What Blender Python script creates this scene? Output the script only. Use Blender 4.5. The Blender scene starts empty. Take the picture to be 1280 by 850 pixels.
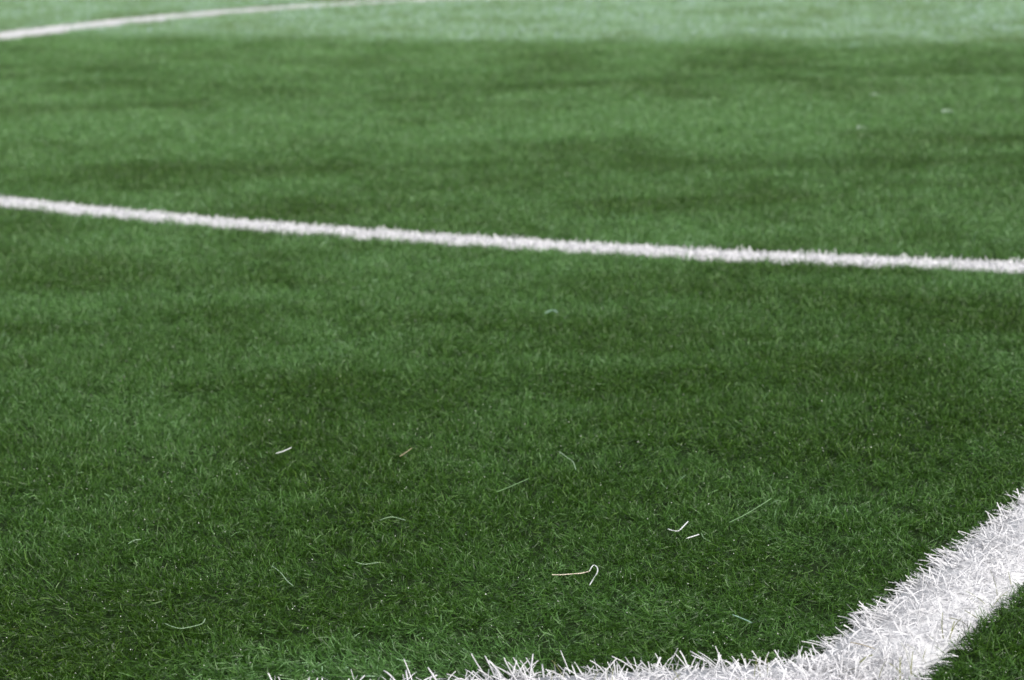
import bpy, math
import numpy as np
from mathutils import Vector, Matrix

# ------------------------------------------------------------------ camera, world, sun, exposure
SC = bpy.context.scene
COL = SC.collection
cam = bpy.data.cameras.new('camera')
cam_ob = bpy.data.objects.new('camera', cam)
COL.objects.link(cam_ob)
PITCH = math.atan(575 / 3500)
cam_ob.matrix_world = (Matrix.Translation((0, 0, 0.6)) @ Matrix.Rotation(math.radians(90) - PITCH, 4, 'X')
                       @ Matrix.Rotation(math.radians(-1.5), 4, 'Z'))
cam.sensor_width = 36.0
cam.lens = 36.0 * 3500 / 1280
cam.clip_start = 0.05
cam.clip_end = 1000
cam.dof.use_dof = True
cam.dof.focus_distance = 2.38
cam.dof.aperture_fstop = 14.0
SC.camera = cam_ob

SUN_EL, SUN_AZ = math.radians(40), math.radians(160)      # azimuth measured from +Y (into the picture): behind the camera
world = bpy.data.worlds.new('World')
SC.world = world
world.use_nodes = True
wn = world.node_tree
bg = wn.nodes['Background']
sky = wn.nodes.new('ShaderNodeTexSky')
sky.sky_type = 'NISHITA'
sky.sun_disc = False
sky.sun_elevation = SUN_EL
sky.sun_rotation = SUN_AZ
sky.dust_density = 4.0
sky.air_density = 1.0
sky.ozone_density = 1.0
hs = wn.nodes.new('ShaderNodeHueSaturation')                # an overcast sky: most of the blue taken out
hs.inputs['Saturation'].default_value = 0.33
wn.links.new(sky.outputs[0], hs.inputs['Color'])
wn.links.new(hs.outputs[0], bg.inputs[0])
bg.inputs[1].default_value = 0.15
sun = bpy.data.lights.new('sun', 'SUN')
sun.energy = 1.2
sun.angle = math.radians(25)
sun.color = (1.0, 0.97, 0.92)
sun_ob = bpy.data.objects.new('sun', sun)
COL.objects.link(sun_ob)
d = Vector((math.sin(SUN_AZ) * math.cos(SUN_EL), math.cos(SUN_AZ) * math.cos(SUN_EL), math.sin(SUN_EL)))
sun_ob.rotation_euler = d.to_track_quat('Z', 'Y').to_euler()
SC.view_settings.view_transform = 'Standard'
SC.view_settings.look = 'None'
SC.view_settings.gamma = 1
SC.view_settings.exposure = 0.80
SC.cycles.max_bounces = 8
SC.cycles.use_denoising = True
SC.cycles.pixel_filter_type = 'BLACKMAN_HARRIS'
SC.cycles.filter_width = 1.6
SC.cycles.denoising_prefilter = 'ACCURATE'
SC.cycles.sample_clamp_indirect = 4.0

rng = np.random.default_rng(7)


# ------------------------------------------------------------------ helpers
def tag(o, label=None, cat=None, group=None, kind=None):
    if label: o['label'] = label
    if cat: o['category'] = cat
    if group: o['group'] = group
    if kind: o['kind'] = kind
    return o


def mesh_np(name, V, F, mat=None, smooth=False):
    """V (n,3), F (m,k) numpy arrays -> mesh data"""
    me = bpy.data.meshes.new(name)
    V = np.asarray(V, np.float32); F = np.asarray(F, np.int32)
    me.vertices.add(len(V)); me.vertices.foreach_set('co', V.ravel())
    k = F.shape[1]
    me.loops.add(F.size); me.loops.foreach_set('vertex_index', F.ravel())
    me.polygons.add(len(F))
    me.polygons.foreach_set('loop_start', np.arange(0, F.size, k, dtype=np.int32))
    me.polygons.foreach_set('loop_total', np.full(len(F), k, np.int32))
    me.update(calc_edges=True)
    if smooth: me.polygons.foreach_set('use_smooth', np.ones(len(F), bool))
    if mat: me.materials.append(mat)
    return me


def link(name, me, parent=None):
    o = bpy.data.objects.new(name, me)
    COL.objects.link(o)
    if parent: o.parent = parent
    return o


_grid = rng.random((256, 256))


def vnoise(x, y, s, off=0.0):
    x = x / s + off * 17.31 + 100; y = y / s + off * 9.77 + 100
    xi = np.floor(x).astype(int); yi = np.floor(y).astype(int)
    fx = x - xi; fy = y - yi
    fx = fx * fx * (3 - 2 * fx); fy = fy * fy * (3 - 2 * fy)
    g = lambda a, b: _grid[a % 256, b % 256]
    return ((g(xi, yi) * (1 - fx) + g(xi + 1, yi) * fx) * (1 - fy)
            + (g(xi, yi + 1) * (1 - fx) + g(xi + 1, yi + 1) * fx) * fy)


def fbm(x, y, s, off=0.0):
    return (vnoise(x, y, s, off) + 0.5 * vnoise(x, y, s / 2.1, off + 1) + 0.25 * vnoise(x, y, s / 4.3, off + 2)) / 1.75


def sstep(a, b, x):
    t = np.clip((x - a) / (b - a), 0, 1)
    return t * t * (3 - 2 * t)


# ------------------------------------------------------------------ where the white lines run (metres)
HALF = 0.0425
P_in = np.array([0.222, 2.074])                       # inner corner of the near line
d1 = np.array([1, 0.10]); d1 /= np.linalg.norm(d1)
d2 = np.array([0.440, 0.898]); d2 /= np.linalg.norm(d2)
n1 = np.array([d1[1], -d1[0]]); n2 = np.array([d2[1], -d2[0]])
CORNER = P_in + np.linalg.solve(np.array([n1, n2]), np.array([HALF, HALF]))
END_L = CORNER - d1 * 1.1
END_R = CORNER + d2 * 2.2
CC = np.array([3.28, 9.50])                           # centre of the circle that the middle line belongs to
R_NEAR = 5.887
FAR_ARC = np.array([(-2.90, 9.42), (-2.433, 10.828), (-2.112, 11.783), (-1.951, 12.26), (-1.768, 12.705), (-1.563, 13.109), (-1.339, 13.467),
                    (-1.098, 13.771), (-0.841, 14.013), (-0.571, 14.187), (-0.29, 14.286), (0.0, 14.303), (0.6, 14.335), (1.6, 14.30), (2.6, 14.1), (3.4, 13.7)])   # centre of the far arc
HALF_FAR = 0.105


def seg_dist(P, A, B):
    d = B - A
    t = np.clip(((P - A) @ d) / (d @ d), 0, 1)
    return np.hypot(*(P - (A + t[:, None] * d)).T)


def line_dist(P):
    """distance of points to the nearest white line centre, minus its half width (negative on a line)"""
    a = np.minimum(seg_dist(P, END_L, CORNER), seg_dist(P, CORNER, END_R)) - HALF
    q = P - CC
    r = np.hypot(q[:, 0], q[:, 1])
    an = np.abs(r - R_NEAR) - HALF
    arc = np.where((q[:, 1] < 0) & (q[:, 0] < 0.6), an, 9)
    m = P[:, 1] > 8
    if m.any():
        f = np.min([seg_dist(P[m], FAR_ARC[k], FAR_ARC[k + 1]) for k in range(len(FAR_ARC) - 1)], axis=0)
        arc[m] = np.minimum(arc[m], f - HALF_FAR - 0.055)
    return np.minimum(a, arc)


# ------------------------------------------------------------------ materials
def new_mat(name):
    m = bpy.data.materials.new(name)
    m.use_nodes = True
    nt = m.node_tree
    return m, nt, nt.nodes['Principled BSDF'], nt.nodes['Material Output']


def ramp(nt, stops):
    r = nt.nodes.new('ShaderNodeValToRGB')
    el = r.color_ramp.elements
    while len(el) < len(stops): el.new(0.5)
    for e, (p, c) in zip(el, stops):
        e.position = p; e.color = (*c, 1)
    return r


def grass_material():
    m, nt, b, out = new_mat('grass_fibre')
    at = nt.nodes.new('ShaderNodeAttribute'); at.attribute_name = 'tint'                  # each fibre of a tuft
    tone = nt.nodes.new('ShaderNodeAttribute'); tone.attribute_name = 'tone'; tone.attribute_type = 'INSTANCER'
    r = ramp(nt, [(0.0, (0.0115, 0.036, 0.003)), (0.35, (0.0255, 0.072, 0.007)), (0.7, (0.051, 0.124, 0.018)),
                  (0.90, (0.14, 0.25, 0.08)), (0.97, (0.10, 0.14, 0.04)), (1.0, (0.15, 0.14, 0.06))])
    nt.links.new(at.outputs['Fac'], r.inputs[0])
    hue = ramp(nt, [(0.0, (0.80, 0.78, 0.42)), (0.40, (0.95, 0.97, 0.80)), (1.0, (2.1, 1.88, 3.8))])   # olive to green yarn; the pale bluish end is painted sky sheen
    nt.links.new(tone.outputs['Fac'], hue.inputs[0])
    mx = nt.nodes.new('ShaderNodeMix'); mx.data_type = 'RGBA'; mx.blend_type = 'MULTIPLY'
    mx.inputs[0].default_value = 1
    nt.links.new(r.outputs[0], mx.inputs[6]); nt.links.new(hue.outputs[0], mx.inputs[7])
    roll = nt.nodes.new('ShaderNodeAttribute'); roll.attribute_name = 'roll'; roll.attribute_type = 'INSTANCER'   # next roll of turf: paler yarn, with grazing sky sheen painted in
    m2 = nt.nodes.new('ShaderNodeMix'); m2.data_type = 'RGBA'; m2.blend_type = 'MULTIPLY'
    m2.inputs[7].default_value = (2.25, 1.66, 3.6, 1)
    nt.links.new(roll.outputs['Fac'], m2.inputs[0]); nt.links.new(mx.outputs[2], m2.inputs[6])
    mx = m2
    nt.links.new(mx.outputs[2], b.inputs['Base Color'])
    b.inputs['Roughness'].default_value = 0.42
    b.inputs['Specular IOR Level'].default_value = 0.38
    tr = nt.nodes.new('ShaderNodeBsdfTranslucent')
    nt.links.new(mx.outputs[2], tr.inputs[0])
    ms = nt.nodes.new('ShaderNodeMixShader'); ms.inputs[0].default_value = 0.22
    nt.links.new(b.outputs[0], ms.inputs[1]); nt.links.new(tr.outputs[0], ms.inputs[2])
    nt.links.new(ms.outputs[0], out.inputs[0])
    return m


def white_material():
    m, nt, b, out = new_mat('white_fibre')
    at = nt.nodes.new('ShaderNodeAttribute'); at.attribute_name = 'tint'
    r = ramp(nt, [(0.0, (0.50, 0.497, 0.507)), (0.5, (0.62, 0.617, 0.632)), (1.0, (0.71, 0.706, 0.722))])
    nt.links.new(at.outputs['Fac'], r.inputs[0])
    nt.links.new(r.outputs[0], b.inputs['Base Color'])
    b.inputs['Roughness'].default_value = 0.6
    b.inputs['Specular IOR Level'].default_value = 0.2
    tr = nt.nodes.new('ShaderNodeBsdfTranslucent')
    nt.links.new(r.outputs[0], tr.inputs[0])
    ms = nt.nodes.new('ShaderNodeMixShader'); ms.inputs[0].default_value = 0.32
    nt.links.new(b.outputs[0], ms.inputs[1]); nt.links.new(tr.outputs[0], ms.inputs[2])
    nt.links.new(ms.outputs[0], out.inputs[0])
    return m


def plain(name, c, rough=0.5, var=0.25, scale=400):
    m, nt, b, out = new_mat(name)
    tc = nt.nodes.new('ShaderNodeTexCoord')
    n = nt.nodes.new('ShaderNodeTexNoise'); n.inputs['Scale'].default_value = scale; n.inputs['Detail'].default_value = 4
    nt.links.new(tc.outputs['Object'], n.inputs['Vector'])
    r = ramp(nt, [(0.3, tuple(v * (1 - var) for v in c)), (0.7, tuple(min(1, v * (1 + var)) for v in c))])
    nt.links.new(n.outputs['Fac'], r.inputs[0])
    nt.links.new(r.outputs[0], b.inputs['Base Color'])
    b.inputs['Roughness'].default_value = rough
    return m


M_GRASS = grass_material()
M_WHITE = white_material()
M_INFILL = plain('rubber_and_sand_infill', (0.011, 0.022, 0.006), 1.0, 0.5, 300)
M_INFILL.node_tree.nodes['Principled BSDF'].inputs['Specular IOR Level'].default_value = 0.05
M_BACK = plain('line_backing', (0.52, 0.52, 0.53), 0.9, 0.2, 500)

# ------------------------------------------------------------------ ground sheet
S = 300
base = link('turf_ground', mesh_np('turf_ground', [(-S, -S, 0), (S, -S, 0), (S, S, 0), (-S, S, 0)], [(0, 1, 2, 3)], M_INFILL))
tag(base, kind='structure')


# ------------------------------------------------------------------ fibres
def ribbons(root, az, lean, curl, L, W, twist, rows=4, taper=0.75):
    """flat plastic fibres: root (n,3); az/lean/curl/twist angles (n,); returns V, F (quads)"""
    n = len(root)
    pos = np.array(root, float)
    h = np.stack([np.cos(az), np.sin(az), np.zeros(n)], 1)
    side = np.stack([-np.sin(az), np.cos(az), np.zeros(n)], 1)
    V = np.zeros((n, rows, 2, 3))
    for r in range(rows):
        t = r / (rows - 1)
        a = lean + curl * t
        tang = h * np.sin(a)[:, None] + np.array([0, 0, 1.0]) * np.cos(a)[:, None]
        if r: pos = pos + tang * (L / (rows - 1))[:, None]
        nrm = np.cross(tang, side)
        tw = twist * (0.5 + t)
        s = side * np.cos(tw)[:, None] + nrm * np.sin(tw)[:, None]
        w = (W * (1 - (1 - taper) * t))[:, None] * 0.5
        V[:, r, 0] = pos - s * w
        V[:, r, 1] = pos + s * w
    idx = np.arange(n * rows * 2).reshape(n, rows, 2)
    F = np.stack([idx[:, :-1, 0], idx[:, :-1, 1], idx[:, 1:, 1], idx[:, 1:, 0]], -1).reshape(-1, 4)
    return V.reshape(-1, 3), F


def set_tint(me, per_fibre, faces_per):
    a = me.attributes.new('tint', 'FLOAT', 'FACE')
    a.data.foreach_set('value', np.repeat(per_fibre, faces_per).astype(np.float32))


# --- green tufts, kept in a collection outside the scene and scattered by geometry nodes
tufts = bpy.data.collections.new('tufts')
NV, NF = 40, 30
for k in range(NV):
    n = NF
    rr = 0.008 * np.sqrt(rng.random(n)); ra = rng.random(n) * 2 * np.pi
    root = np.stack([rr * np.cos(ra), rr * np.sin(ra), np.full(n, -0.003)], 1)
    V, F = ribbons(root, rng.random(n) * 2 * np.pi, rng.normal(0.30, 0.28, n), rng.normal(0.75, 0.75, n),
                   rng.normal(0.0098, 0.0022, n), rng.normal(0.00062, 0.00012, n), rng.normal(0, 0.9, n), rows=4, taper=0.6)
    me = mesh_np('tuft', V, F, M_GRASS, True)
    set_tint(me, np.clip(rng.beta(2.0, 2.6, n) * 0.93 + (rng.random(n) < 0.012) * 0.35, 0, 1), 3)
    tufts.objects.link(bpy.data.objects.new('tuft', me))

SEAM_A, SEAM_B = np.array([-2.123, 11.858]), np.array([1.78, 9.621])
sd = SEAM_B - SEAM_A; sd /= np.linalg.norm(sd); sn = np.array([-sd[1], sd[0]])
if sn[1] < 0: sn = -sn

pts = []
z = 1.70
while z < 26:
    step = 0.25 if z < 4 else 0.5
    den = 17000 * min(1.0, (3.2 / z)) ** 1.45
    x0 = -0.183 * z * (1.0 + 0.0) - 0.75; x1 = 0.183 * z + 0.75
    n = int(den * (x1 - x0) * step)
    pts.append(np.stack([rng.uniform(x0, x1, n), rng.uniform(z, z + step, n)], 1))
    z += step
P = np.concatenate(pts)
bald = vnoise(P[:, 0], P[:, 1], 0.012, 51)                       # small gaps between the clumps
P = P[(bald > 0.36) | (rng.random(len(P)) < np.interp(P[:, 1], [2.4, 6], [0.18, 1]))]
ld = line_dist(P)
P = P[ld > (0.003 + 0.004 * rng.random(len(P))) * np.clip(P[:, 1] / 3.2, 1, None) ** 1.5]
ld = line_dist(P)
x, y = P.T
n = len(P)
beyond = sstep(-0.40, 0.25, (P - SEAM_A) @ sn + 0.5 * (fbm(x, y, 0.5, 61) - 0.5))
# nap: how far the pile lies towards the camera (+, catches the sky) or away from it (-), in patches and bands that also paint sheen into the tone
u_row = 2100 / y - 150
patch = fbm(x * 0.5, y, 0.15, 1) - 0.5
sheen_streak = fbm(x * 0.55, y, 0.055, 71) - 0.5                        # short pale streaks of sheen, painted through the tone
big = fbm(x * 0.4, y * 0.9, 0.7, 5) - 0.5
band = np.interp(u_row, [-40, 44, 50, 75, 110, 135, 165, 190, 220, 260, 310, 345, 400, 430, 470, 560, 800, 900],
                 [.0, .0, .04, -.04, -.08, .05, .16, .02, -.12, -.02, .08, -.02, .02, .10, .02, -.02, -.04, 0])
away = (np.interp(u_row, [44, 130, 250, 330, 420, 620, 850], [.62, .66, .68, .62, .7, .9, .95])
        + (band * 1.8 + big * 0.6) * np.interp(u_row, [250, 400], [1, -1])
        - patch * np.interp(u_row, [40, 120, 230, 300, 400, 600, 850], [-1.0, -1.6, -1.8, 0.6, 2.4, 2.8, 2.6]))
away = away * (1 - beyond) + beyond * (0.8 + patch * 0.3)
tilt_y = np.clip(away, -0.9, 1.2)
combed = np.exp(-(((x + 0.17) / 0.11) ** 2 + ((y - 2.08) / 0.06) ** 2))                    # flattened pile by the near line
combed = np.maximum(combed, 0.55 * np.exp(-(((x - 0.16) / 0.1) ** 2 + ((y - 2.2) / 0.08) ** 2)))
fine2 = fbm(x, y * 0.8, 0.028, 27) - 0.5
tilt_x = fine2 * 1.2 + (fbm(x, y, 0.10, 9) - 0.5) * 1.3 - 1.3 * combed - 0.08 - 0.5 * sstep(2.6, 2.2, y)
tilt_y = -tilt_y
fine = fbm(x, y * 0.8, 0.022, 21) - 0.5                           # clumps a couple of centimetres across
tilt_y += fine * 1.1 * (y < 7); tilt_y += 0.2 * combed
tilt_x *= np.interp(y, [3, 8], [1, .45])
tilt_x += rng.normal(0, 0.13, n); tilt_y += rng.normal(0, 0.13, n)
spin = rng.random(n) * 2 * np.pi
# spin about the tuft's own axis first, then lean: matrix = Lean @ Spin, turned into XYZ euler angles
cz, sz_ = np.cos(spin), np.sin(spin)
la = np.hypot(tilt_x, tilt_y) + 1e-6
ax = np.stack([-tilt_y / la, tilt_x / la], 1)                                                # lean axis in the ground plane
c, s = np.cos(la), np.sin(la)
kx, ky = ax.T
Lm = np.zeros((n, 3, 3))
Lm[:, 0, 0] = c + kx * kx * (1 - c); Lm[:, 0, 1] = kx * ky * (1 - c); Lm[:, 0, 2] = ky * s
Lm[:, 1, 0] = kx * ky * (1 - c); Lm[:, 1, 1] = c + ky * ky * (1 - c); Lm[:, 1, 2] = -kx * s
Lm[:, 2, 0] = -ky * s; Lm[:, 2, 1] = kx * s; Lm[:, 2, 2] = c
Sm = np.zeros((n, 3, 3)); Sm[:, 0, 0] = cz; Sm[:, 0, 1] = -sz_; Sm[:, 1, 0] = sz_; Sm[:, 1, 1] = cz; Sm[:, 2, 2] = 1
grow = np.clip(y / 3.2, 1, None) ** 0.72
D = np.stack([grow, grow, np.ones(n)], 1) * (rng.uniform(0.82, 1.18, n) * (1 + 0.5 * (fbm(x, y, 0.03, 33) - 0.5) + 0.3 * combed))[:, None]
Mx = Lm @ Sm
ey = -np.arcsin(np.clip(Mx[:, 2, 0], -1, 1))
ex = np.arctan2(Mx[:, 2, 1], Mx[:, 2, 2]); ez = np.arctan2(Mx[:, 1, 0], Mx[:, 0, 0])
rot = np.stack([ex, ey, ez], 1)
tone = np.clip(0.43 + np.interp(u_row, [60, 260, 500], [.30, .24, 0]) + np.where(y > 4.6, 1.5, 1.1) * band + 0.55 * sheen_streak * np.interp(y, [2.6, 4], [0.4, 1]) + np.interp(y, [3, 6], [0.55, 0.65]) * patch + 0.42 * combed + (fbm(x, y * 0.6, 0.22, 13) - 0.5) * 0.9 + rng.normal(0, 0.14, n) + 0.1 * beyond, 0, 1)  # yarn variation plus painted sheen: paling with distance, bands, streaks, patches, combed pile

me = mesh_np('grass', np.stack([x, y, np.zeros(n)], 1), np.zeros((0, 4), np.int32))
me.materials.append(M_GRASS)
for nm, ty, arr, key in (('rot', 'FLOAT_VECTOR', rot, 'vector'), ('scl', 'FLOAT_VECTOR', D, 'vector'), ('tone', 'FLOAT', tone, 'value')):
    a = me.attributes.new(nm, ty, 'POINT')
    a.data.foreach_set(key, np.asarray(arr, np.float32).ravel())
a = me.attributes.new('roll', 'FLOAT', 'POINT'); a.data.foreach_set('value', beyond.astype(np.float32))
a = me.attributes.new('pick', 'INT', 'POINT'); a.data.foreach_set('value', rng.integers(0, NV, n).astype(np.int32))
grass = tag(link('grass', me), 'short green artificial grass covering the pitch between the white lines', None, None, 'stuff')

ng = bpy.data.node_groups.new('scatter_tufts', 'GeometryNodeTree')
ng.interface.new_socket('Geometry', in_out='INPUT', socket_type='NodeSocketGeometry')
ng.interface.new_socket('Geometry', in_out='OUTPUT', socket_type='NodeSocketGeometry')
gi = ng.nodes.new('NodeGroupInput'); go = ng.nodes.new('NodeGroupOutput')
m2p = ng.nodes.new('GeometryNodeMeshToPoints')
iop = ng.nodes.new('GeometryNodeInstanceOnPoints')
ci = ng.nodes.new('GeometryNodeCollectionInfo')
ci.inputs['Collection'].default_value = tufts
ci.inputs['Separate Children'].default_value = True
ci.inputs['Reset Children'].default_value = True


def named(nm, ty):
    q = ng.nodes.new('GeometryNodeInputNamedAttribute'); q.data_type = ty; q.inputs['Name'].default_value = nm
    return next(o for o in q.outputs if o.enabled and o.name == 'Attribute')


ng.links.new(gi.outputs[0], m2p.inputs['Mesh'])
ng.links.new(m2p.outputs[0], iop.inputs['Points'])
ng.links.new(ci.outputs[0], iop.inputs['Instance'])
iop.inputs['Pick Instance'].default_value = True
ng.links.new(named('pick', 'INT'), iop.inputs['Instance Index'])
ng.links.new(named('rot', 'FLOAT_VECTOR'), iop.inputs['Rotation'])
ng.links.new(named('scl', 'FLOAT_VECTOR'), iop.inputs['Scale'])
ng.links.new(iop.outputs[0], go.inputs[0])
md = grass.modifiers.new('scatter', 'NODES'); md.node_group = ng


# ------------------------------------------------------------------ white lines
def strip(name, pts, parent, HALF=HALF):
    """a backing strip 3 mm thick along a centre polyline"""
    pts = np.asarray(pts, float)
    t = np.gradient(pts, axis=0); t /= np.linalg.norm(t, axis=1)[:, None]
    nn = np.stack([-t[:, 1], t[:, 0]], 1)
    a, b = pts + nn * HALF, pts - nn * HALF
    k = len(pts)
    V = np.concatenate([np.c_[a, np.full(k, .003)], np.c_[b, np.full(k, .003)], np.c_[a, np.full(k, -.002)], np.c_[b, np.full(k, -.002)]])
    i = np.arange(k - 1)
    F = np.concatenate([np.stack([i + k, i + k + 1, i + 1, i], 1), np.stack([i, i + 1, i + 2 * k + 1, i + 2 * k], 1),
                        np.stack([i + 3 * k, i + 3 * k + 1, i + k + 1, i + k], 1)])
    return link(name, mesh_np(name, V, F, M_BACK), parent)


def empty(name, loc, label, cat, group=None):
    o = bpy.data.objects.new(name, None)
    o.empty_display_size = 0.05
    COL.objects.link(o)
    o.location = loc
    return tag(o, label, cat, group)


def white_pile(P, ld, nrm, parent, wide=1.0, low=1.0, up=1.08):
    """fibres rooted at P; nrm points out of the line, ld the (negative) distance to its edge"""
    n = len(P)
    edge = np.exp(ld / 0.008)                                      # 1 at the rim, 0 inside
    out_az = np.arctan2(nrm[:, 1], nrm[:, 0])
    az = np.where(rng.random(n) < 0.5 * edge, out_az + rng.normal(0, 0.5, n) + 2.2 * (fbm(P[:, 0], P[:, 1], 0.03, 41) - 0.5), rng.random(n) * 2 * np.pi)
    lean = np.clip(rng.normal(up, 0.42, n), -0.2, 1.5)
    curl = np.clip(rng.normal(0.95, 0.5, n), -0.2, 1.9)
    curl = np.minimum(curl, 1.75 - lean)                           # tips lie on the pile, not below it
    L = rng.normal(0.0160, 0.0033, n) * low
    W = rng.normal(0.00108, 0.0002, n) * wide
    V, F = ribbons(np.c_[P, np.zeros(n)], az, lean, curl, L, W, rng.normal(0, 0.7, n), rows=4, taper=0.85)
    me = mesh_np('fibre_pile', V, F, M_WHITE, True)
    set_tint(me, np.clip(rng.beta(2.6, 1.8, n), 0, 1), 3)
    return tag(link('fibre_pile', me, parent), kind='stuff')


GROUP = 'white lines of the pitch'
# near line with its corner
near = empty('pitch_line', (0, 0, 0), 'broad white line of long frayed fibres turning a corner at the bottom right', 'pitch line', GROUP)
strip('backing', [END_L, CORNER - d1 * 0.05, CORNER], near)
strip('backing', [CORNER + d2 * 0.002, CORNER + d2 * 0.05, END_R], near)


def near_field(n):
    """random roots on the near line, their edge distance and outward normals"""
    lo = np.minimum(np.minimum(END_L, CORNER), END_R) - 0.06; hi = np.maximum(np.maximum(END_L, CORNER), END_R) + 0.06
    a = rng.uniform(-1.1, 0, n // 3); b = rng.uniform(-HALF, HALF, n // 3)
    c2 = rng.uniform(0, 2.2, n - n // 3); e2 = rng.uniform(-HALF, HALF, n - n // 3)
    P1 = CORNER + a[:, None] * d1 + b[:, None] * n1
    P2 = CORNER + c2[:, None] * d2 + e2[:, None] * n2
    P = np.concatenate([P1, P2])
    N = np.concatenate([np.sign(b)[:, None] * n1, np.sign(e2)[:, None] * n2])
    # the outer corner, a wedge between the two strips
    w = rng.uniform(-HALF, HALF, (n // 20, 2)); Pw = CORNER + w
    P = np.concatenate([P, Pw]); N = np.concatenate([N, (n1 + n2)[None].repeat(len(Pw), 0)])
    s1, s2 = seg_dist(P, END_L, CORNER), seg_dist(P, CORNER, END_R)
    ld = np.minimum(s1, s2) - HALF
    k = ld < 0.001
    return P[k], ld[k], N[k]


Pn, ln, Nn = near_field(54000)
keep = rng.random(len(Pn)) < np.interp(Pn[:, 1], [0, 2.9, 3.4, 4.2], [1, 1, .7, .5])
white_pile(Pn[keep], ln[keep], Nn[keep], near)


def curved_line(C, n, label, wide, low, half, up, worn=1.0):
    """a white line along the centre polyline C; past the share worn of its length only a few fibres are left"""
    o = empty('pitch_line', (0, 0, 0), label, 'pitch line', GROUP)
    seg = np.linalg.norm(np.diff(C, axis=0), axis=1); cum = np.r_[0, np.cumsum(seg)]; tot = cum[-1]
    at = lambda u: np.c_[np.interp(u, cum, C[:, 0]), np.interp(u, cum, C[:, 1])]
    strip('backing', at(np.linspace(0, tot * worn, 120)), o, half)
    u = rng.uniform(0, tot, n); e = rng.uniform(-half, half, n)
    ok = vnoise(u, e * 0 + 3, 0.25, 3) + 0.7 > rng.random(n)                 # thinner in a few worn spots
    ok &= (u < tot * worn) | (rng.random(n) < 0.4)
    u, e = u[ok], e[ok]
    p0 = at(u); tg = at(np.minimum(u + .03, tot)) - at(np.maximum(u - .03, 0)); tg /= np.linalg.norm(tg, axis=1)[:, None]
    nn = np.c_[-tg[:, 1], tg[:, 0]]
    white_pile(p0 + e[:, None] * nn, np.abs(e) - half, np.sign(e)[:, None] * nn, o, wide, low, up)


an = np.radians(np.linspace(205, 262, 160))
curved_line(np.c_[CC[0] + R_NEAR * np.cos(an), CC[1] + R_NEAR * np.sin(an)], 105000,
            'thin curved white line crossing the whole middle of the turf', 1.35, 0.76, HALF, 0.75)
curved_line(FAR_ARC, 100000, 'blurred white arc in the distance at the top left', 2.4, 1.05, HALF_FAR, 0.42, 1.0)


# --- the longest fibres of the near line, one object each
def solid_fibre(L, lean, curl, W, T, bend):
    rows = 5
    pos = np.zeros(3); V = []
    for r in range(rows):
        t = r / (rows - 1)
        a = lean + curl * t ** 1.3
        tang = np.array([math.sin(a), bend * t, math.cos(a)]); tang /= np.linalg.norm(tang)
        if r: pos = pos + tang * L / (rows - 1)
        nm = np.cross(tang, [0, 1, 0])
        w = W * (1 - 0.25 * t) / 2
        V += [pos + [0, -w, 0], pos + nm * T, pos + [0, w, 0]]
    F = []
    for r in range(rows - 1):
        for q in range(3):
            a, b = r * 3 + q, r * 3 + (q + 1) % 3
            F.append((a, b, b + 3)); F.append((a, b + 3, a + 3))
    e = (rows - 1) * 3
    F.append((e, e + 1, e + 2))
    me = mesh_np('fibre', V, F, M_WHITE)
    a = me.attributes.new('tint', 'FLOAT', 'FACE'); a.data.foreach_set('value', np.full(len(F), rng.uniform(.7, 1), np.float32))
    return me


fib_side = [solid_fibre(rng.uniform(.013, .023), rng.uniform(.85, 1.25), rng.uniform(.05, .45), rng.uniform(.0015, .0020), .0005, rng.normal(0, .3)) for _ in range(12)]
fib_up = [solid_fibre(rng.uniform(.014, .024), rng.uniform(.35, 1.0), rng.uniform(-.1, .7), rng.uniform(.0014, .0019), .0005, rng.normal(0, .3)) for _ in range(12)]
fib_top = [solid_fibre(rng.uniform(.018, .026), rng.uniform(.95, 1.3), rng.uniform(.1, .3), rng.uniform(.0013, .0018), .0005, rng.normal(0, .3)) for _ in range(10)]


def put(me, p, az, zz=0.001, roll=0.0):
    o = link('fibre', me, near)
    o.matrix_world = Matrix.Translation((p[0], p[1], zz)) @ Matrix.Rotation(az, 4, 'Z') @ Matrix.Rotation(roll, 4, 'X')


az2 = math.atan2(-n2[1], -n2[0])
k = 0
while k < 110:                                                   # fringe lying out over the grass along the right arm, in uneven tufts
    s0 = rng.uniform(0.045, 0.80); a0 = az2 + rng.normal(0.15, 0.4)
    for _ in range(min(int(rng.integers(1, 7)), 110 - k)):
        p = CORNER + d2 * (s0 + rng.normal(0, 0.006)) - n2 * (HALF - rng.uniform(0.0, 0.018))
        put(fib_side[rng.integers(12)], p, a0 + rng.normal(0, 0.3), rng.uniform(.001, .006), rng.normal(0, .3))
        k += 1
k = 0
while k < 58:                                                    # splayed fibres along the bottom arm
    s0 = rng.uniform(-0.36, -0.02); a0 = rng.choice([3.0, 2.7, 2.7, 0.3, 1.6])
    for _ in range(min(int(rng.integers(1, 5)), 58 - k)):
        p = CORNER + d1 * (s0 + rng.normal(0, 0.008)) - n1 * (HALF - rng.uniform(-0.002, 0.022))
        put(fib_up[rng.integers(12)] if rng.random() < .45 else fib_side[rng.integers(12)], p, a0 + rng.normal(0, 0.35), rng.uniform(.002, .008), rng.normal(0, .3))
        k += 1
for k in range(125):                                              # loose ones lying on top
    s = rng.uniform(0.0, 0.62); e = rng.uniform(-0.7, 0.7) * HALF
    p = CORNER + d2 * s + n2 * e
    put(fib_top[k % 10], p, rng.random() * 6.28, rng.uniform(.006, .011), rng.normal(0, .3))


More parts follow.
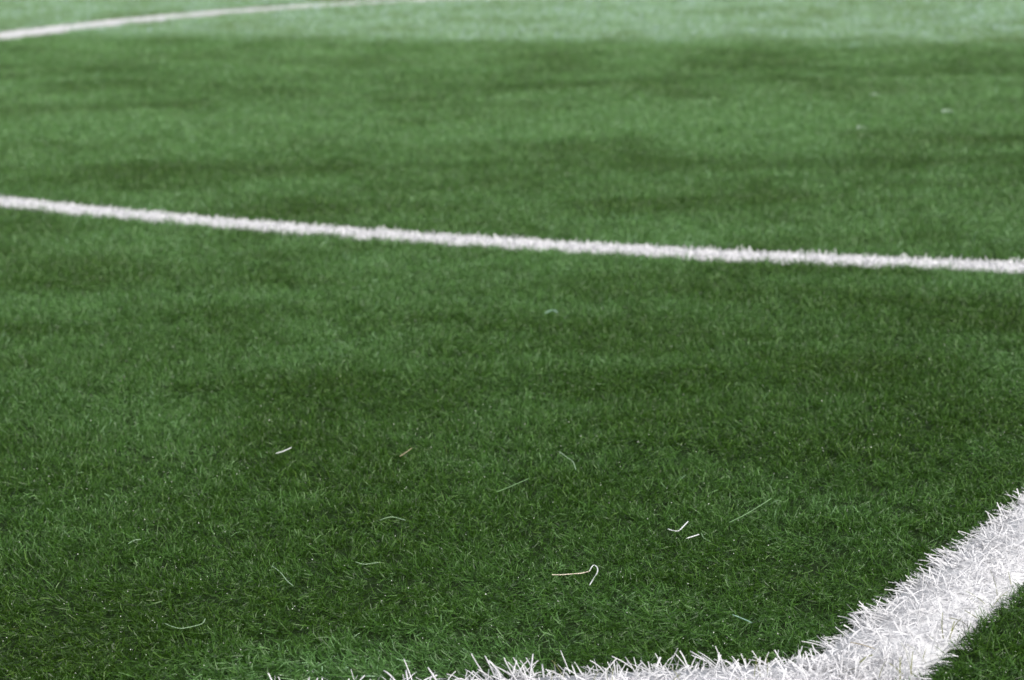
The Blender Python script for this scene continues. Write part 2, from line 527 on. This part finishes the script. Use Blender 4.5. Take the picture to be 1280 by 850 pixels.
# ------------------------------------------------------------------ loose strands lying on the turf
def strand(name, pts, width, thick, mat, z0, label, cat, group=None, sag=None):
    """a cut plastic fibre along ground points (smoothed), a rounded-off flat section, origin at its first point"""
    P = np.array([(p[0], p[1], z0 if len(p) < 3 else p[2]) for p in pts], float)
    # Catmull-Rom through the points
    Q = np.vstack([2 * P[0] - P[1], P, 2 * P[-1] - P[-2]])
    out = []
    for i in range(1, len(Q) - 2):
        for t in np.linspace(0, 1, 5)[:-1]:
            a, b, c_, d_ = Q[i - 1], Q[i], Q[i + 1], Q[i + 2]
            out.append(0.5 * (2 * b + (c_ - a) * t + (2 * a - 5 * b + 4 * c_ - d_) * t * t + (3 * b - a - 3 * c_ + d_) * t ** 3))
    out.append(P[-1])
    C = np.array(out); C0 = C[0].copy(); C = C - C0
    T = np.gradient(C, axis=0); T /= np.linalg.norm(T, axis=1)[:, None]
    Sd = np.cross(T, [0, 0, 1.0]); Sd /= np.linalg.norm(Sd, axis=1)[:, None] + 1e-9
    Up = np.cross(Sd, T)
    k = len(C); V = []
    for i in range(k):
        w = width / 2 * (0.8 if i in (0, k - 1) else 1)
        for q in range(6):
            a = q * math.pi / 3
            V.append(C[i] + Sd[i] * math.cos(a) * w + Up[i] * math.sin(a) * thick / 2)
    F = [(i * 6 + q, i * 6 + (q + 1) % 6, (i + 1) * 6 + (q + 1) % 6, (i + 1) * 6 + q) for i in range(k - 1) for q in range(6)]
    me = mesh_np(name, V, F, mat, True)
    a = me.attributes.new('tint', 'FLOAT', 'FACE'); a.data.foreach_set('value', np.full(len(F), .95, np.float32))
    o = link(name, me)
    o.location = C0
    return tag(o, label, cat, group)


M_STRAND = plain('white_strand', (0.62, 0.64, 0.63), 0.35, 0.08, 900)
M_BEIGE = plain('beige_strand', (0.60, 0.52, 0.42), 0.5, 0.12, 900)
M_PALE = plain('pale_green_strand', (0.22, 0.33, 0.19), 0.4, 0.15, 900)
M_DULL = plain('dull_green_strand', (0.13, 0.24, 0.09), 0.45, 0.2, 900)
M_TEAL = plain('bluish_strand', (0.20, 0.34, 0.26), 0.4, 0.15, 900)
M_FLECK = plain('pale_fleck', (0.42, 0.50, 0.42), 0.5, 0.15, 900)
M_TAN = plain('tan_strand', (0.27, 0.22, 0.13), 0.6, 0.2, 900)
M_OLIVE = plain('olive_strand', (0.13, 0.14, 0.05), 0.55, 0.25, 900)
ZT = 0.0115
G2 = 'loose cut fibres lying on the turf'

hk = bpy.data.objects.new('loose_strand', None); hk.empty_display_size = 0.02
COL.objects.link(hk); hk.location = (0.029, 2.336, ZT)
tag(hk, 'long beige strand ending in a bent white hook, lying on the grass', 'loose strand', G2)
h1 = strand('straight_end', [(0.029, 2.336), (0.037, 2.335), (0.047, 2.337), (0.055, 2.339), (0.0615, 2.345)], .0011, .0006, M_BEIGE, ZT, None, None)
h2 = strand('hooked_end', [(0.0615, 2.345), (0.0635, 2.358), (0.066, 2.366), (0.0685, 2.357), (0.0680, 2.340), (0.0640, 2.318), (0.060, 2.297)], .0011, .0006, M_STRAND, ZT, None, None)
for h in (h1, h2):
    h.location = h.location - hk.location; h.parent = hk
strand('loose_strand', [[0.138, 2.495], [0.142, 2.488], [0.147, 2.487], [0.152, 2.502], [0.158, 2.523]], .0015, .0006, M_STRAND, ZT, 'small upcurved white scrap just above a short straight white one', 'loose strand', G2)
strand('loose_strand', [[0.152, 2.452], [0.158, 2.459], [0.164, 2.466]], .0017, .0007, M_STRAND, ZT + .001, 'short straight white scrap right of centre, under an upcurved scrap', 'loose strand', G2)
strand('loose_strand', [[-0.25, 2.872], [-0.243, 2.883], [-0.236, 2.901]], .0017, .0007, M_STRAND, ZT + .003, 'short white scrap alone on the grass left of centre', 'loose strand', G2)
strand('loose_strand', [[-0.216, 2.397], [-0.211, 2.385], [-0.205, 2.367], [-0.199, 2.344], [-0.192, 2.324]], .0008, .0005, M_PALE, ZT - .001, 'thin pale strand arching down to the right, in the lower left', 'loose strand', G2)
strand('loose_strand', [[-0.143, 2.406], [-0.135, 2.397], [-0.128, 2.4], [-0.121, 2.402]], .0009, .0005, M_PALE, ZT - .0015, 'faint thin pale strand lying level between the arching strand and the hooked one', 'loose strand', G2)
strand('loose_strand', [[-0.288, 2.213], [-0.281, 2.203], [-0.274, 2.197], [-0.266, 2.201], [-0.258, 2.21], [-0.257, 2.225]], .0009, .0005, M_PALE, ZT - .0015, 'pale green strand curved like a shallow bowl near the bottom left', 'loose strand', G2)
strand('loose_strand', [[0.195, 2.51], [0.211, 2.538], [0.227, 2.571], [0.243, 2.606]], .0012, .0005, M_DULL, ZT + .001, 'long straight dull green blade pointing up right, lower right of the turf', 'loose strand', G2)
strand('loose_strand', [[-0.12, 2.855], [-0.115, 2.871], [-0.109, 2.895]], .0015, .0006, M_TAN, ZT, 'short tan bit of dry fibre in the middle of the turf', 'loose strand', G2)
strand('loose_strand', [[-0.128, 2.561], [-0.123, 2.57], [-0.116, 2.573], [-0.104, 2.558]], .0009, .0005, M_PALE, ZT, 'thin pale green strand arched like a low bridge, left of centre', 'loose strand', G2)
strand('loose_strand', [[0.172, 2.189], [0.179, 2.176], [0.185, 2.163]], .0014, .0006, M_TEAL, ZT, 'short bluish green fibre on the grass near the inner corner of the white line', 'loose strand', G2)
strand('loose_strand', [[0.167, 2.475], [0.168, 2.456], [0.173, 2.44]], .0008, .0005, M_DULL, ZT, 'thin dull curved fibre just right of the short straight white scrap', 'loose strand', G2)
strand('loose_strand', [[0.046, 2.858], [0.053, 2.829], [0.059, 2.804], [0.061, 2.764]], .0009, .0006, M_PALE, ZT, 'pale wavy fibre running downward right of the middle of the turf', 'loose strand', G2)
strand('loose_strand', [[-0.019, 2.666], [-0.007, 2.686], [0.004, 2.707], [0.013, 2.724]], .0011, .0005, M_DULL, ZT + .001, 'dull green fibre slanting up right below the pale wavy fibre', 'loose strand', G2)
strand('loose_strand', [[0.046, 3.809], [0.057, 3.836], [0.064, 3.813]], .0024, .001, M_TEAL, ZT - .001, 'blurred pale scrap on the grass below the middle white line', 'loose strand', G2)
strand('loose_strand', [[-0.355, 2.493], [-0.351, 2.506], [-0.345, 2.508]], .0011, .0005, M_PALE, ZT, 'tiny pale scrap near the left edge of the turf', 'loose strand', G2)
strand('loose_strand', [[0.254, 2.084], [0.262, 2.076], [0.27, 2.064]], .0010, .0006, M_TAN, .0155, 'brownish fibre lying across the white line at its corner', 'loose strand', G2)
strand('loose_strand', [[0.254, 2.028], [0.26, 2.041], [0.266, 2.047]], .0016, .0006, M_OLIVE, .0155, 'olive fibre lying on the white line at its corner, below a brownish one', 'loose strand', G2)
strand('loose_strand', [[0.971, 7.413], [0.98, 7.48], [0.991, 7.434]], .010, .004, M_FLECK, ZT, 'far pale speck on the grass, topmost of three at the upper right', 'loose strand', G2)
strand('loose_strand', [[1.07, 6.839], [1.08, 6.905], [1.092, 6.856]], .008, .004, M_FLECK, ZT, 'far pale speck nearest the right edge, middle one of three at the upper right', 'loose strand', G2)
strand('loose_strand', [[0.814, 6.47], [0.823, 6.528], [0.833, 6.485]], .007, .003, M_FLECK, ZT, 'far pale speck lowest of three at the upper right', 'loose strand', G2)

# stray green-brown blades poking out of the white line at the bottom
n = 46
xs = np.concatenate([rng.uniform(-0.02, 0.30, 24), rng.uniform(0, 1, 22)])
ys = np.concatenate([CORNER[1] + 0.055 * (xs[:24] - CORNER[0]) + rng.uniform(-0.02, 0.012, 24), np.zeros(22)])
tt = rng.uniform(0.0, 0.35, 22)
q = CORNER + tt[:, None] * d2 + n2 * rng.uniform(HALF * 0.75, HALF, 22)[:, None]
xs[24:], ys[24:] = q.T
V, F = ribbons(np.c_[xs, ys, np.zeros(n)], rng.random(n) * 6.28, rng.normal(.25, .25, n), rng.normal(.5, .3, n), rng.normal(.022, .003, n), rng.normal(.0010, .0002, n), rng.normal(0, .6, n), rows=5, taper=.5)
tag(link('stray_grass', mesh_np('stray_grass', V, F, M_OLIVE, True)), kind='stuff')

# pale sand grains and droplets caught in the pile: countless glints
n = 5200
yy = 2.0 + 4.5 * rng.random(n) ** 1.5
xx = rng.uniform(-1, 1, n) * (0.19 * yy + 0.25)
k = line_dist(np.c_[xx, yy]) > 0.01
xx, yy = xx[k], yy[k]; n = len(xx)
oc = np.array([(1, 0, 0), (0, 1, 0), (-1, 0, 0), (0, -1, 0), (0, 0, 1), (0, 0, -1)], float)
of = np.array([(0, 1, 4), (1, 2, 4), (2, 3, 4), (3, 0, 4), (1, 0, 5), (2, 1, 5), (3, 2, 5), (0, 3, 5)])
r = np.abs(rng.normal(0.0002, 0.00015, n)) + 0.00012
V = (oc[None] * r[:, None, None] * rng.uniform(.6, 1.4, (n, 6, 1)) + np.stack([xx, yy, rng.uniform(.006, .0125, n)], 1)[:, None]).reshape(-1, 3)
F = (of[None] + 6 * np.arange(n)[:, None, None]).reshape(-1, 3)
M_GRAIN = plain('sand_grain', (0.55, 0.57, 0.52), 0.25, 0.2, 900)
tag(link('sand_grains', mesh_np('sand_grains', V, F, M_GRAIN)), 'tiny pale grains caught among the grass fibres', None, None, 'stuff')
